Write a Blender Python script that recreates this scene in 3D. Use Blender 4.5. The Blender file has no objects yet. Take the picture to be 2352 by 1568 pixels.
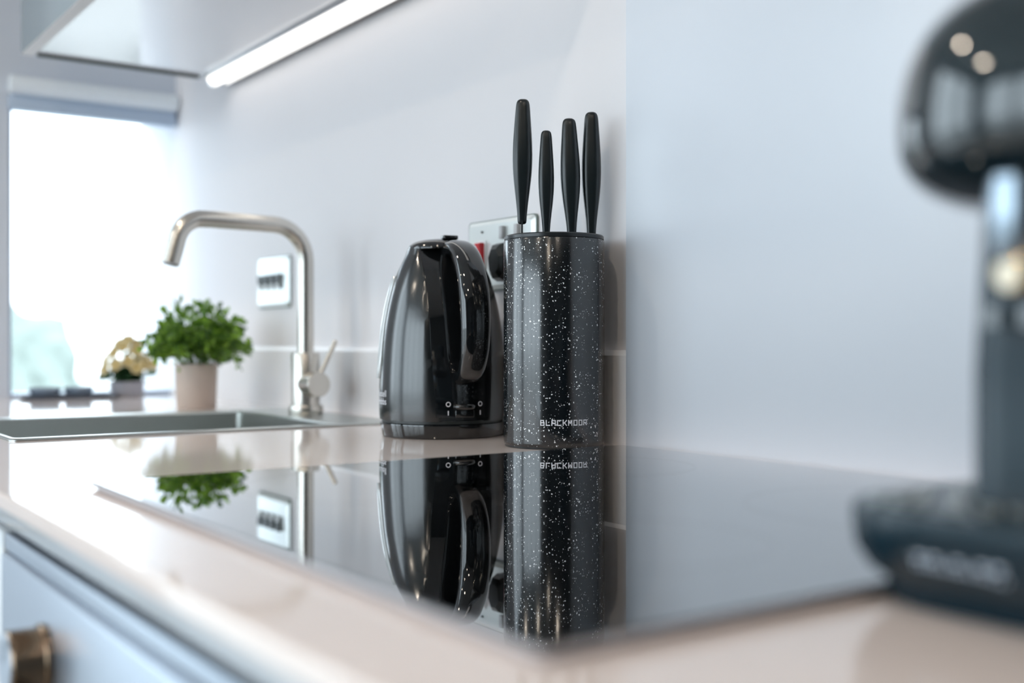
import bpy, bmesh, math, random
from mathutils import Vector, Matrix

random.seed(7)
S = bpy.context.scene
COL = S.collection
R = math.radians

# ------------------------------------------------------------------ camera
CAM_Y = -0.81          # the back wall is Y = 0
TOP = 0.900            # worktop height
cam_d = bpy.data.cameras.new('camera')
cam = bpy.data.objects.new('camera', cam_d)
COL.objects.link(cam)
cam.location = (0.0, CAM_Y, TOP + 0.112)
cam.rotation_euler = (R(90), 0, R(55))
cam_d.sensor_width = 36
cam_d.lens = 40.0
cam_d.clip_start = 0.02
cam_d.dof.use_dof = True
cam_d.dof.focus_distance = 1.19
cam_d.dof.aperture_fstop = 2.5
S.camera = cam

# ------------------------------------------------------------------ world, exposure
W = bpy.data.worlds.new('sky')
S.world = W
W.use_nodes = True
bg = W.node_tree.nodes['Background']
bg.inputs[0].default_value = (0.79, 0.90, 1.0, 1)
bg.inputs[1].default_value = 1.95
S.view_settings.view_transform = 'Standard'
S.view_settings.look = 'None'
S.view_settings.exposure = 1.40
S.view_settings.gamma = 1.0
S.view_settings.use_curve_mapping = False
S.cycles.max_bounces = 10
S.cycles.diffuse_bounces = 6
S.cycles.glossy_bounces = 5
S.cycles.transparent_max_bounces = 12
S.cycles.sample_clamp_indirect = 6.0
S.cycles.caustics_reflective = False
S.cycles.caustics_refractive = False


def portal(name, loc, rot, sx, sy):
    l = bpy.data.lights.new(name, 'AREA')
    l.shape = 'RECTANGLE'
    l.size, l.size_y = sx, sy
    l.cycles.is_portal = True
    o = bpy.data.objects.new(name, l)
    COL.objects.link(o)
    o.location = loc
    o.rotation_euler = rot
    return o


# room extents
XL, XR, YB, YF, ZC = -2.415, 1.9, 0.0, -3.6, 2.42
# openings: kitchen window (end wall), glazed doors (end wall), glazed windows (front wall)
KW = (-0.334, 0.0, 0.902, 1.515)            # y0, y1, z0, z1 on the end wall
GD = (-3.45, -1.25, 0.06, 2.32)                # y0, y1, z0, z1 on the end wall
FW = (-2.30, 0.50, 0.06, 2.32)                # x0, x1, z0, z1 on the front wall
portal('daylight_portal', (XL - 0.02, (KW[0] + KW[1]) / 2, (KW[2] + KW[3]) / 2), (R(90), 0, R(-90)), KW[1] - KW[0], KW[3] - KW[2])
portal('daylight_portal', (XL - 0.02, (GD[0] + GD[1]) / 2, (GD[2] + GD[3]) / 2), (R(90), 0, R(-90)), GD[1] - GD[0], GD[3] - GD[2])
portal('daylight_portal', ((FW[0] + FW[1]) / 2, YF - 0.02, (FW[2] + FW[3]) / 2), (R(90), 0, R(0)), FW[1] - FW[0], FW[3] - FW[2])


# ------------------------------------------------------------------ materials
def mat(name, col, rough=0.5, metal=0.0, spec=0.5, coat=0.0, coat_rough=0.03, ior=1.5,
        var=0.04, scale=6.0, bump=0.0, bscale=60.0, emit=None, estr=0.0, trans=0.0, aniso=None):
    m = bpy.data.materials.new(name)
    m.use_nodes = True
    nt = m.node_tree
    b = nt.nodes['Principled BSDF']
    tc = nt.nodes.new('ShaderNodeTexCoord')
    nz = nt.nodes.new('ShaderNodeTexNoise')
    nz.inputs['Scale'].default_value = scale
    nz.inputs['Detail'].default_value = 4
    mp = nt.nodes.new('ShaderNodeMapping')
    if aniso:
        mp.inputs['Scale'].default_value = aniso
    nt.links.new(tc.outputs['Object'], mp.inputs['Vector'])
    nt.links.new(mp.outputs['Vector'], nz.inputs['Vector'])
    mix = nt.nodes.new('ShaderNodeMix')
    mix.data_type = 'RGBA'
    mix.inputs[6].default_value = tuple(c * (1 - var) for c in col) + (1,)
    mix.inputs[7].default_value = tuple(min(1, c * (1 + var)) for c in col) + (1,)
    nt.links.new(nz.outputs['Fac'], mix.inputs[0])
    nt.links.new(mix.outputs[2], b.inputs['Base Color'])
    b.inputs['Roughness'].default_value = rough
    b.inputs['Metallic'].default_value = metal
    b.inputs['Specular IOR Level'].default_value = spec
    b.inputs['IOR'].default_value = ior
    b.inputs['Coat Weight'].default_value = coat
    b.inputs['Coat Roughness'].default_value = coat_rough
    if trans:
        b.inputs['Transmission Weight'].default_value = trans
    if emit:
        b.inputs['Emission Color'].default_value = tuple(emit) + (1,)
        b.inputs['Emission Strength'].default_value = estr
    if bump:
        n2 = nt.nodes.new('ShaderNodeTexNoise')
        n2.inputs['Scale'].default_value = bscale
        bp = nt.nodes.new('ShaderNodeBump')
        bp.inputs['Strength'].default_value = bump
        bp.inputs['Distance'].default_value = 0.001
        nt.links.new(mp.outputs['Vector'], n2.inputs['Vector'])
        nt.links.new(n2.outputs['Fac'], bp.inputs['Height'])
        nt.links.new(bp.outputs['Normal'], b.inputs['Normal'])
    return m


def glass_mat(name):
    m = bpy.data.materials.new(name)
    m.use_nodes = True
    nt = m.node_tree
    nt.nodes.remove(nt.nodes['Principled BSDF'])
    out = nt.nodes['Material Output']
    t = nt.nodes.new('ShaderNodeBsdfTransparent')
    t.inputs[0].default_value = (0.97, 0.985, 0.98, 1)
    g = nt.nodes.new('ShaderNodeBsdfGlossy')
    g.inputs['Roughness'].default_value = 0.02
    f = nt.nodes.new('ShaderNodeFresnel')
    f.inputs[0].default_value = 1.35
    mx = nt.nodes.new('ShaderNodeMixShader')
    ge = nt.nodes.new('ShaderNodeNewGeometry')          # reflect at the entry face only
    iv = nt.nodes.new('ShaderNodeMath'); iv.operation = 'SUBTRACT'
    iv.inputs[0].default_value = 1.0
    nt.links.new(ge.outputs['Backfacing'], iv.inputs[1])
    pr = nt.nodes.new('ShaderNodeMath'); pr.operation = 'MULTIPLY'
    nt.links.new(f.outputs[0], pr.inputs[0])
    nt.links.new(iv.outputs[0], pr.inputs[1])
    nt.links.new(pr.outputs[0], mx.inputs[0])
    nt.links.new(t.outputs[0], mx.inputs[1])
    nt.links.new(g.outputs[0], mx.inputs[2])
    nt.links.new(mx.outputs[0], out.inputs[0])
    return m


def speckle_mat(name):
    m = mat(name, (0.004, 0.006, 0.008), ior=1.7, rough=0.165, spec=0.58, var=0.15, scale=20, bump=0.03, bscale=700)
    nt = m.node_tree
    b = nt.nodes['Principled BSDF']
    tc = [n for n in nt.nodes if n.type == 'TEX_COORD'][0]
    wz = nt.nodes.new('ShaderNodeTexNoise')
    wz.inputs['Scale'].default_value = 160
    nt.links.new(tc.outputs['Object'], wz.inputs['Vector'])
    wm = nt.nodes.new('ShaderNodeMix')
    wm.data_type = 'RGBA'
    wm.blend_type = 'LINEAR_LIGHT'
    wm.inputs[0].default_value = 0.0016
    nt.links.new(tc.outputs['Object'], wm.inputs[6])
    nt.links.new(wz.outputs['Color'], wm.inputs[7])
    cl = nt.nodes.new('ShaderNodeTexNoise')          # clusters of spatter
    cl.inputs['Scale'].default_value = 38
    cl.inputs['Detail'].default_value = 2
    nt.links.new(tc.outputs['Object'], cl.inputs['Vector'])
    total = None
    for sc, rmax, power, rmin in ((470.0, 0.38, 3.0, 0.09), (170.0, 0.18, 5.0, 0.0)):
        vo = nt.nodes.new('ShaderNodeTexVoronoi')
        vo.inputs['Scale'].default_value = sc
        nt.links.new(wm.outputs[2], vo.inputs['Vector'])
        sp = nt.nodes.new('ShaderNodeSeparateColor')
        nt.links.new(vo.outputs['Color'], sp.inputs[0])
        pw = nt.nodes.new('ShaderNodeMath'); pw.operation = 'POWER'
        pw.inputs[1].default_value = power
        nt.links.new(sp.outputs[0], pw.inputs[0])
        ml = nt.nodes.new('ShaderNodeMath'); ml.operation = 'MULTIPLY_ADD'
        ml.inputs[1].default_value = rmax
        ml.inputs[2].default_value = rmin
        nt.links.new(pw.outputs[0], ml.inputs[0])
        cm = nt.nodes.new('ShaderNodeMapRange')
        cm.inputs[1].default_value = 0.34
        cm.inputs[2].default_value = 0.62
        cm.inputs[3].default_value = 0.5
        cm.inputs[4].default_value = 1.1
        nt.links.new(cl.outputs['Fac'], cm.inputs[0])
        m3 = nt.nodes.new('ShaderNodeMath'); m3.operation = 'MULTIPLY'
        nt.links.new(ml.outputs[0], m3.inputs[0])
        nt.links.new(cm.outputs[0], m3.inputs[1])
        sb = nt.nodes.new('ShaderNodeMath'); sb.operation = 'SUBTRACT'
        nt.links.new(m3.outputs[0], sb.inputs[0])
        nt.links.new(vo.outputs['Distance'], sb.inputs[1])
        st = nt.nodes.new('ShaderNodeMapRange')
        st.inputs[1].default_value = 0.0
        st.inputs[2].default_value = 0.06
        nt.links.new(sb.outputs[0], st.inputs[0])
        if total is None:
            total = st.outputs[0]
        else:
            mxn = nt.nodes.new('ShaderNodeMath'); mxn.operation = 'MAXIMUM'
            nt.links.new(total, mxn.inputs[0]); nt.links.new(st.outputs[0], mxn.inputs[1])
            total = mxn.outputs[0]
    base = b.inputs['Base Color'].links[0].from_socket
    mx = nt.nodes.new('ShaderNodeMix'); mx.data_type = 'RGBA'
    mx.inputs[7].default_value = (0.86, 0.88, 0.90, 1)
    nt.links.new(total, mx.inputs[0])
    nt.links.new(base, mx.inputs[6])
    nt.links.new(mx.outputs[2], b.inputs['Base Color'])
    return m


def leaf_mat(name, dark, light):
    m = mat(name, dark, rough=0.45, var=0.0)
    nt = m.node_tree
    b = nt.nodes['Principled BSDF']
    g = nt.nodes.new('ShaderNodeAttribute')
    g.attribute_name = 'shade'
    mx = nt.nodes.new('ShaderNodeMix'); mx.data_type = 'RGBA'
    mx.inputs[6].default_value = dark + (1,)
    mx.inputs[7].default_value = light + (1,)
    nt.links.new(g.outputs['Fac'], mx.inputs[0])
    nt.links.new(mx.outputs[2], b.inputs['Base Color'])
    tr = nt.nodes.new('ShaderNodeBsdfTranslucent')
    nt.links.new(mx.outputs[2], tr.inputs[0])
    ms = nt.nodes.new('ShaderNodeMixShader')
    ms.inputs[0].default_value = 0.35
    out = nt.nodes['Material Output']
    nt.links.new(b.outputs[0], ms.inputs[1])
    nt.links.new(tr.outputs[0], ms.inputs[2])
    nt.links.new(ms.outputs[0], out.inputs[0])
    return m


M = dict(
    wall=mat('wall_gloss_white', (0.80, 0.785, 0.805), rough=0.55, spec=0.2, var=0.012, scale=3),
    paint=mat('shaded_white_paint', (0.64, 0.685, 0.76), rough=0.6, var=0.015, scale=3),  # shade on the end wall put into the colour, bluer and darker
    room=mat('room_paint', (0.25, 0.27, 0.29), rough=0.7, var=0.02, scale=3),
    dusk=mat('dark_room_side', (0.025, 0.034, 0.042), rough=0.7, var=0.03, scale=3),  # unseen side of the room coloured dark for the reflections in black objects
    ceil=mat('ceiling_paint', (0.66, 0.67, 0.68), rough=0.8, var=0.01),
    floor=mat('floor_boards', (0.30, 0.26, 0.22), rough=0.4, var=0.25, scale=3, aniso=(1, 9, 1)),
    splash=mat('satin_splashback', (0.72, 0.765, 0.835), rough=0.34, spec=0.4, var=0.012, scale=2),
    worktop=mat('quartz_worktop', (0.83, 0.725, 0.68), rough=0.07, spec=0.55, var=0.015, scale=90, bump=0.01, bscale=500),
    upstand=mat('quartz_upstand', (0.79, 0.775, 0.785), rough=0.32, spec=0.35, var=0.012, scale=90),
    hob=mat('black_ceramic_glass', (0.055, 0.060, 0.066), rough=0.012, metal=1.0, spec=0.5, ior=1.5, coat=1.0, coat_rough=0.01, var=0.1, scale=40),
    hobedge=mat('hob_edge_trim', (0.70, 0.69, 0.72), rough=0.3, metal=0.35, var=0.03),
    hobmark=mat('hob_zone_print', (0.16, 0.16, 0.17), rough=0.1, coat=1.0, coat_rough=0.01),
    cab=mat('gloss_white_door', (0.62, 0.66, 0.70), rough=0.18, spec=0.5, var=0.01),
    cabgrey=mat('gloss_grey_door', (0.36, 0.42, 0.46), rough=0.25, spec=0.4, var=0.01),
    cabunder=mat('gloss_white_panel', (0.72, 0.73, 0.76), rough=0.10, spec=0.6, coat=0.5, var=0.01),
    edge=mat('door_edge_band', (0.62, 0.60, 0.60), rough=0.5, var=0.02),
    shadow_line=mat('dark_shadow_line', (0.035, 0.045, 0.040), rough=0.5),
    gap=mat('gap_shade_dark', (0.015, 0.02, 0.024), rough=0.7),
    alu=mat('aluminium', (0.70, 0.71, 0.72), rough=0.3, metal=1.0, var=0.03),
    led=mat('led_diffuser', (0.9, 0.9, 0.9), rough=0.5, emit=(1.0, 0.955, 0.90), estr=0.85),
    steel=mat('brushed_steel', (0.66, 0.63, 0.58), rough=0.26, metal=1.0, var=0.05, scale=40, bump=0.08, bscale=300, aniso=(1, 1, 0.05)),
    sink=mat('sink_steel', (0.56, 0.58, 0.56), rough=0.30, metal=1.0, var=0.05, scale=30, bump=0.05, bscale=200),
    ovensteel=mat('oven_steel', (0.40, 0.45, 0.52), rough=0.38, metal=0.9, var=0.03, scale=10),
    chrome=mat('chrome', (0.80, 0.80, 0.80), rough=0.05, metal=1.0, var=0.01),
    darkchrome=mat('smoked_chrome', (0.28, 0.33, 0.38), rough=0.12, metal=1.0, var=0.01),
    knobside=mat('chrome_warm_reflections', (0.26, 0.18, 0.12), rough=0.16, metal=1.0, var=0.03),  # chrome with its dark warm reflections put into the colour
    plate=mat('satin_chrome_plate', (0.80, 0.84, 0.83), rough=0.28, metal=0.45, var=0.02),
    white_pl=mat('white_plastic', (0.80, 0.81, 0.81), rough=0.3, var=0.01),
    grey_pl=mat('grey_plastic', (0.50, 0.50, 0.51), rough=0.35),
    shade_rim=mat('plate_shade_rim', (0.16, 0.19, 0.17), rough=0.4),
    dark_pl=mat('dark_plastic', (0.02, 0.025, 0.025), rough=0.35),
    red=mat('red_rocker', (0.55, 0.02, 0.03), rough=0.25, spec=0.5, emit=(0.8, 0.03, 0.04), estr=0.015),
    plug=mat('black_plug', (0.012, 0.016, 0.018), rough=0.3),
    kettle=mat('kettle_satin_black', (0.004, 0.006, 0.007), ior=1.7, rough=0.185, spec=0.6, var=0.1, bump=0.02, bscale=500),
    ketgloss=mat('kettle_gloss_black', (0.006, 0.007, 0.008), rough=0.03, spec=0.6, coat=0.6, coat_rough=0.02),
    gauge=mat('water_gauge', (0.55, 0.60, 0.62), rough=0.08, spec=0.6, coat=0.8),
    print=mat('white_print', (0.78, 0.80, 0.86), rough=0.45, var=0.02),
    speckle=speckle_mat('speckled_black'),
    handle=mat('soft_black_handle', (0.005, 0.010, 0.012), rough=0.28, spec=0.6, var=0.12, scale=30, bump=0.03, bscale=900),
    rim=mat('black_rim', (0.012, 0.015, 0.017), rough=0.28),
    bristle=mat('bristle_black', (0.008, 0.008, 0.008), rough=0.8, bump=0.5, bscale=400),
    blade=mat('blade_steel', (0.06, 0.07, 0.075), rough=0.25, metal=0.6),
    machine=mat('machine_gloss_black', (0.006, 0.015, 0.020), rough=0.05, spec=0.6, coat=0.6, coat_rough=0.03),
    machsat=mat('machine_satin_black', (0.006, 0.022, 0.034), rough=0.26, spec=0.32),
    machtray=mat('machine_tray', (0.34, 0.38, 0.39), rough=0.4, spec=0.5, metal=0.3),
    machtext=mat('machine_print', (0.50, 0.58, 0.68), rough=0.4),
    brass=mat('brass', (0.78, 0.52, 0.18), rough=0.25, metal=0.9),
    cream=mat('cream_face', (0.86, 0.80, 0.64), rough=0.4),
    pot=mat('beige_ceramic', (0.60, 0.50, 0.44), rough=0.55, var=0.05, scale=12, bump=0.1, bscale=80),
    soil=mat('soil', (0.05, 0.035, 0.025), rough=0.9, bump=0.6, bscale=120),
    stem=mat('stem_green', (0.10, 0.20, 0.04), rough=0.5),
    leaf=leaf_mat('leaf_green', (0.016, 0.080, 0.018), (0.32, 0.54, 0.06)),
    dleaf=leaf_mat('leaf_dark', (0.010, 0.045, 0.02), (0.06, 0.15, 0.06)),
    greypot=mat('grey_ceramic', (0.33, 0.33, 0.37), rough=0.4, var=0.05),
    petal=mat('backlit_cream_petal', (0.55, 0.44, 0.22), rough=0.6, var=0.12, scale=30),  # cream darkened in the colour because the flowers are backlit
    petal2=mat('flower_centre', (0.50, 0.32, 0.04), rough=0.7),
    dish=mat('blue_grey_glaze', (0.20, 0.26, 0.34), rough=0.15, spec=0.6, coat=0.4),
    tray=mat('slate_grey', (0.085, 0.10, 0.13), rough=0.4),
    frame=mat('window_frame', (0.46, 0.56, 0.70), rough=0.35, var=0.01),
    blind=mat('blind_fabric', (0.84, 0.90, 0.95), rough=0.6, var=0.02, scale=60),
    glass=glass_mat('window_glass'),
    lawn=mat('pale_paving', (0.46, 0.46, 0.45), rough=0.9, var=0.10, scale=2),
    bush=mat('bush_green', (0.23, 0.27, 0.245), rough=0.8, var=0.3, scale=8),
    lamp=mat('downlight_glow', (0.9, 0.8, 0.6), rough=0.5, emit=(1.0, 0.86, 0.70), estr=70.0),
    carcass=mat('carcass_white', (0.62, 0.65, 0.68), rough=0.3, var=0.01),
)


# ------------------------------------------------------------------ mesh helpers
def obj(name, verts, faces, m, parent=None, smooth=False, sharp=None):
    me = bpy.data.meshes.new(name)
    me.from_pydata([tuple(v) for v in verts], [], faces)
    bm = bmesh.new()
    bm.from_mesh(me)
    bmesh.ops.recalc_face_normals(bm, faces=bm.faces)
    bm.to_mesh(me)
    bm.free()
    if smooth:
        me.polygons.foreach_set('use_smooth', [True] * len(me.polygons))
        if sharp:
            me.set_sharp_from_angle(angle=R(sharp))
    me.materials.append(M[m])
    o = bpy.data.objects.new(name, me)
    COL.objects.link(o)
    if parent:
        o.parent = parent
    return o


def tag(o, label, cat, group=None):
    o['label'] = label
    o['category'] = cat
    if group:
        o['group'] = group
    return o


def thing(name, label, cat, loc=(0, 0, 0), rz=0.0, group=None):
    e = bpy.data.objects.new(name, None)
    COL.objects.link(e)
    e.empty_display_size = 0.05
    e.location = loc
    e.rotation_euler = (0, 0, rz)
    return tag(e, label, cat, group)


def struct(o):
    o['kind'] = 'structure'
    return o


def box_data(x0, x1, y0, y1, z0, z1):
    v = [(x0, y0, z0), (x1, y0, z0), (x1, y1, z0), (x0, y1, z0),
         (x0, y0, z1), (x1, y0, z1), (x1, y1, z1), (x0, y1, z1)]
    f = [(0, 3, 2, 1), (4, 5, 6, 7), (0, 1, 5, 4), (1, 2, 6, 5), (2, 3, 7, 6), (3, 0, 4, 7)]
    return v, f


def box(name, x0, x1, y0, y1, z0, z1, m, parent=None, bevel=0.0, seg=2):
    v, f = box_data(x0, x1, y0, y1, z0, z1)
    o = obj(name, v, f, m, parent)
    if bevel:
        bm = bmesh.new()
        bm.from_mesh(o.data)
        bmesh.ops.bevel(bm, geom=list(bm.edges), offset=bevel, segments=seg, profile=0.5, affect='EDGES')
        bm.to_mesh(o.data)
        bm.free()
        o.data.polygons.foreach_set('use_smooth', [True] * len(o.data.polygons))
        o.data.set_sharp_from_angle(angle=R(50))
    return o


def multi(name, parts, m, parent=None, smooth=False, sharp=None):
    V, F = [], []
    for v, f in parts:
        n = len(V)
        V += list(v)
        F += [tuple(i + n for i in q) for q in f]
    return obj(name, V, F, m, parent, smooth, sharp)


def loft_data(rings, cap0=True, cap1=True, closed=True):
    n = len(rings[0])
    V = [p for r in rings for p in r]
    F = []
    for i in range(len(rings) - 1):
        for j in range(n if closed else n - 1):
            k = (j + 1) % n
            F.append((i * n + j, i * n + k, (i + 1) * n + k, (i + 1) * n + j))
    if cap0:
        F.append(tuple(range(n)))
    if cap1:
        b = (len(rings) - 1) * n
        F.append(tuple(b + j for j in range(n)))
    return V, F


def loft(name, rings, m, parent=None, smooth=True, sharp=40, cap0=True, cap1=True):
    v, f = loft_data(rings, cap0, cap1)
    return obj(name, v, f, m, parent, smooth, sharp)


def circ(r, z, n=48, cx=0, cy=0, ry=None):
    ry = r if ry is None else ry
    return [(cx + r * math.cos(2 * math.pi * i / n), cy + ry * math.sin(2 * math.pi * i / n), z) for i in range(n)]


def lathe(name, prof, m, parent=None, n=64, sharp=35, cx=0, cy=0, cap0=True, cap1=True):
    return loft(name, [circ(max(r, 1e-5), z, n, cx, cy) for r, z in prof], m, parent, True, sharp, cap0, cap1)


def rrect(x0, x1, y0, y1, rad, z, n=8):
    pts = []
    rad = min(rad, (x1 - x0) / 2 - 1e-5, (y1 - y0) / 2 - 1e-5)
    for cx, cy, a0 in ((x1 - rad, y1 - rad, 0), (x0 + rad, y1 - rad, 90), (x0 + rad, y0 + rad, 180), (x1 - rad, y0 + rad, 270)):
        for i in range(n + 1):
            a = R(a0 + 90 * i / n)
            pts.append((cx + rad * math.cos(a), cy + rad * math.sin(a), z))
    return pts


def catmull(pts, n=8):
    P = [Vector(p) for p in pts]
    P = [P[0] * 2 - P[1]] + P + [P[-1] * 2 - P[-2]]
    out = []
    for i in range(1, len(P) - 2):
        for k in range(n):
            t = k / n
            p0, p1, p2, p3 = P[i - 1:i + 3]
            out.append(0.5 * ((2 * p1) + (p2 - p0) * t + (2 * p0 - 5 * p1 + 4 * p2 - p3) * t * t + (3 * p1 - p0 - 3 * p2 + p3) * t ** 3))
    out.append(P[-2])
    return out


def tube_data(path, rad, n=20, side=Vector((0, 1, 0)), flat=1.0, cap=True):
    """tube along a path; rad may be a list of (half width along side, half thickness)"""
    rings = []
    P = [Vector(p) for p in path]
    for i, p in enumerate(P):
        t = (P[min(i + 1, len(P) - 1)] - P[max(i - 1, 0)]).normalized()
        s = (side - t * side.dot(t)).normalized()
        u = t.cross(s).normalized()
        r = rad[i] if isinstance(rad, list) else (rad, rad * flat)
        ring = []
        for j in range(n):
            a = 2 * math.pi * j / n
            ring.append(p + s * (r[0] * math.cos(a)) + u * (r[1] * math.sin(a)))
        rings.append(ring)
    return loft_data(rings, cap, cap)


def tube(name, path, rad, m, parent=None, n=20, side=Vector((0, 1, 0)), flat=1.0):
    v, f = tube_data(path, rad, n, side, flat)
    return obj(name, v, f, m, parent, True, 40)


def cyl_between(name, a, b, r, m, parent=None, n=32, chamfer=0.0):
    a, b = Vector(a), Vector(b)
    d = (b - a).normalized()
    side = Vector((0, 0, 1)) if abs(d.z) < 0.9 else Vector((1, 0, 0))
    if chamfer:
        path = [a, a + d * chamfer, b - d * chamfer, b]
        rad = [(r - chamfer, r - chamfer), (r, r), (r, r), (r - chamfer, r - chamfer)]
    else:
        path, rad = [a, b], r
    # keep the end rings square to the axis
    rings = []
    s = (side - d * side.dot(d)).normalized()
    u = d.cross(s)
    for i, p in enumerate(path):
        rr = rad[i][0] if isinstance(rad, list) else rad
        rings.append([p + s * rr * math.cos(2 * math.pi * j / n) + u * rr * math.sin(2 * math.pi * j / n) for j in range(n)])
    return loft(name, rings, m, parent, True, 35)


def text_mesh(body, size, align='CENTER'):
    cu = bpy.data.curves.new('lettering_curve', 'FONT')
    cu.body = body
    cu.size = size
    cu.align_x = align
    cu.space_line = 0.82
    cu.resolution_u = 3
    o = bpy.data.objects.new('lettering_tmp', cu)
    COL.objects.link(o)
    bpy.context.view_layer.update()
    me = bpy.data.meshes.new_from_object(o)
    V = [v.co.copy() for v in me.vertices]
    F = [tuple(p.vertices) for p in me.polygons]
    bpy.data.objects.remove(o)
    bpy.data.curves.remove(cu)
    bpy.data.meshes.remove(me)
    return V, F


STROKES = {
    'B': [[(0, 0), (0, 1), (.86, 1), (.86, .52)], [(0, .52), (1, .52), (1, 0), (0, 0)]],
    'L': [[(0, 1), (0, 0), (1, 0)]],
    'A': [[(0, 0), (0, .8), (.2, 1), (1, 1), (1, 0)], [(0, .38), (1, .38)]],
    'C': [[(1, 1), (0, 1), (0, 0), (1, 0)]],
    'K': [[(0, 0), (0, 1)], [(0, .5), (.4, .5), (1, 1)], [(.4, .5), (1, 0)]],
    'M': [[(0, 0), (0, 1), (.5, .4), (1, 1), (1, 0)]],
    'O': [[(0, 0), (0, 1), (1, 1), (1, 0), (0, 0)]],
    'R': [[(0, 0), (0, 1), (1, 1), (1, .42), (0, .42)], [(.55, .42), (1, 0)]],
}


def stroke_text(word, width, height, thick, gap=0.28):
    """flat square-cut capitals as quads, centred on 0; returns verts (u, v), faces"""
    n = len(word)
    cw = width / (n + gap * (n - 1))
    V, F = [], []
    for i, ch in enumerate(word):
        x0 = -width / 2 + i * cw * (1 + gap)
        for line in STROKES[ch]:
            pts = [Vector((x0 + thick / 2 + p[0] * (cw - thick), -height / 2 + thick / 2 + p[1] * (height - thick))) for p in line]
            for a, b in zip(pts, pts[1:]):
                d = (b - a).normalized()
                nn = Vector((-d.y, d.x)) * thick / 2
                a2, b2 = a - d * thick / 2, b + d * thick / 2
                k = len(V)
                V += [a2 + nn, a2 - nn, b2 - nn, b2 + nn]
                F.append((k, k + 1, k + 2, k + 3))
    return V, F


# ================================================================== THE SETTING
# back wall
struct(box('wall_back', XL - 0.25, XR, 0.0, 0.15, 0.0, ZC, 'wall'))
struct(box('floor', XL - 0.1, XR + 0.1, YF - 0.1, 0.1, -0.08, 0.0, 'floor'))
struct(box('ceiling', XL - 0.25, XR + 0.15, YF - 0.25, 0.15, ZC, ZC + 0.1, 'ceil'))
struct(box('wall_right', XR, XR + 0.15, YF - 0.2, 0.15, 0.0, ZC, 'dusk'))


def wall_with_holes(name, u0, u1, v0, v1, holes, conv, m):
    """rectangular wall cut into blocks around its openings"""
    us = sorted({u0, u1} | {h[0] for h in holes} | {h[1] for h in holes})
    vs = sorted({v0, v1} | {h[2] for h in holes} | {h[3] for h in holes})
    parts = []
    for a, b in zip(us, us[1:]):
        for c, d in zip(vs, vs[1:]):
            mu, mv = (a + b) / 2, (c + d) / 2
            if any(h[0] < mu < h[1] and h[2] < mv < h[3] for h in holes):
                continue
            parts.append(box_data(*conv(a, b, c, d)))
    V, F = [], []
    for v, f in parts:
        n = len(V); V += v; F += [tuple(i + n for i in q) for q in f]
    o = obj(name, V, F, m)
    bm = bmesh.new(); bm.from_mesh(o.data)
    bmesh.ops.remove_doubles(bm, verts=bm.verts, dist=1e-5)
    seen = {}
    for f in list(bm.faces):          # drop the doubled inner faces between blocks
        k = tuple(sorted(v.index for v in f.verts))
        seen.setdefault(k, []).append(f)
    dele = [f for fs in seen.values() if len(fs) > 1 for f in fs]
    bmesh.ops.delete(bm, geom=dele, context='FACES')
    bmesh.ops.recalc_face_normals(bm, faces=bm.faces)
    bm.to_mesh(o.data); bm.free()
    return struct(o)


wall_with_holes('wall_left', YF - 0.2, 0.0, 0.0, ZC, [KW, GD], lambda a, b, c, d: (XL - 0.22, XL, a, b, c, d), 'paint')
wall_with_holes('wall_front', XL - 0.22, XR, 0.0, ZC, [FW], lambda a, b, c, d: (a, b, YF - 0.2, YF, c, d), 'room')

# kitchen window: frame and pane, set near the room face of the end wall
fx0, fx1 = XL - 0.040, XL - 0.004
w1 = box('window_1', fx0, fx1, KW[0], KW[1], KW[2], KW[2] + 0.006, 'frame', None, 0.001)
struct(w1)
box('frame_head', fx0, fx1, KW[0], KW[1], KW[3] - 0.040, KW[3], 'frame', w1, 0.003)
box('frame_jamb', fx0, fx1, KW[0], KW[0] + 0.006, KW[2], KW[3], 'frame', w1, 0.002)
box('pane', XL - 0.024, XL - 0.020, KW[0] + 0.003, KW[1] - 0.002, KW[2] + 0.004, KW[3] - 0.035, 'glass', w1)


def glazing(name, along, fixed, u0, u1, z0, z1, n):
    """a run of tall glazed leaves: frame posts, rails and a pane for each leaf"""
    def bx(nm, a, b, c, d, t0, t1, m, p):
        if along == 'y':
            return box(nm, fixed + t0, fixed + t1, a, b, c, d, m, p)
        return box(nm, a, b, fixed + t0, fixed + t1, c, d, m, p)
    root = struct(bx(name, u0, u1, z0, z0 + 0.06, -0.12, -0.06, 'dark_pl', None))
    bx('head_rail', u0, u1, z1 - 0.06, z1, -0.12, -0.06, 'dark_pl', root)
    w = (u1 - u0) / n
    for i in range(n + 1):
        c = u0 + i * w
        bx('post', max(u0, c - 0.022), min(u1, c + 0.022), z0, z1, -0.12, -0.06, 'dark_pl', root)
    for i in range(n):
        bx('pane', u0 + i * w + 0.02, u0 + (i + 1) * w - 0.02, z0 + 0.05, z1 - 0.05, -0.093, -0.087, 'glass', root)


glazing('window_2', 'y', XL, GD[0], GD[1], GD[2], GD[3], 3)
glazing('window_3', 'x', YF, FW[0], FW[1], FW[2], FW[3], 4)

# garden outside
struct(box('ground', -40, 30, -40, 30, -0.30, -0.20, 'lawn'))


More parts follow.
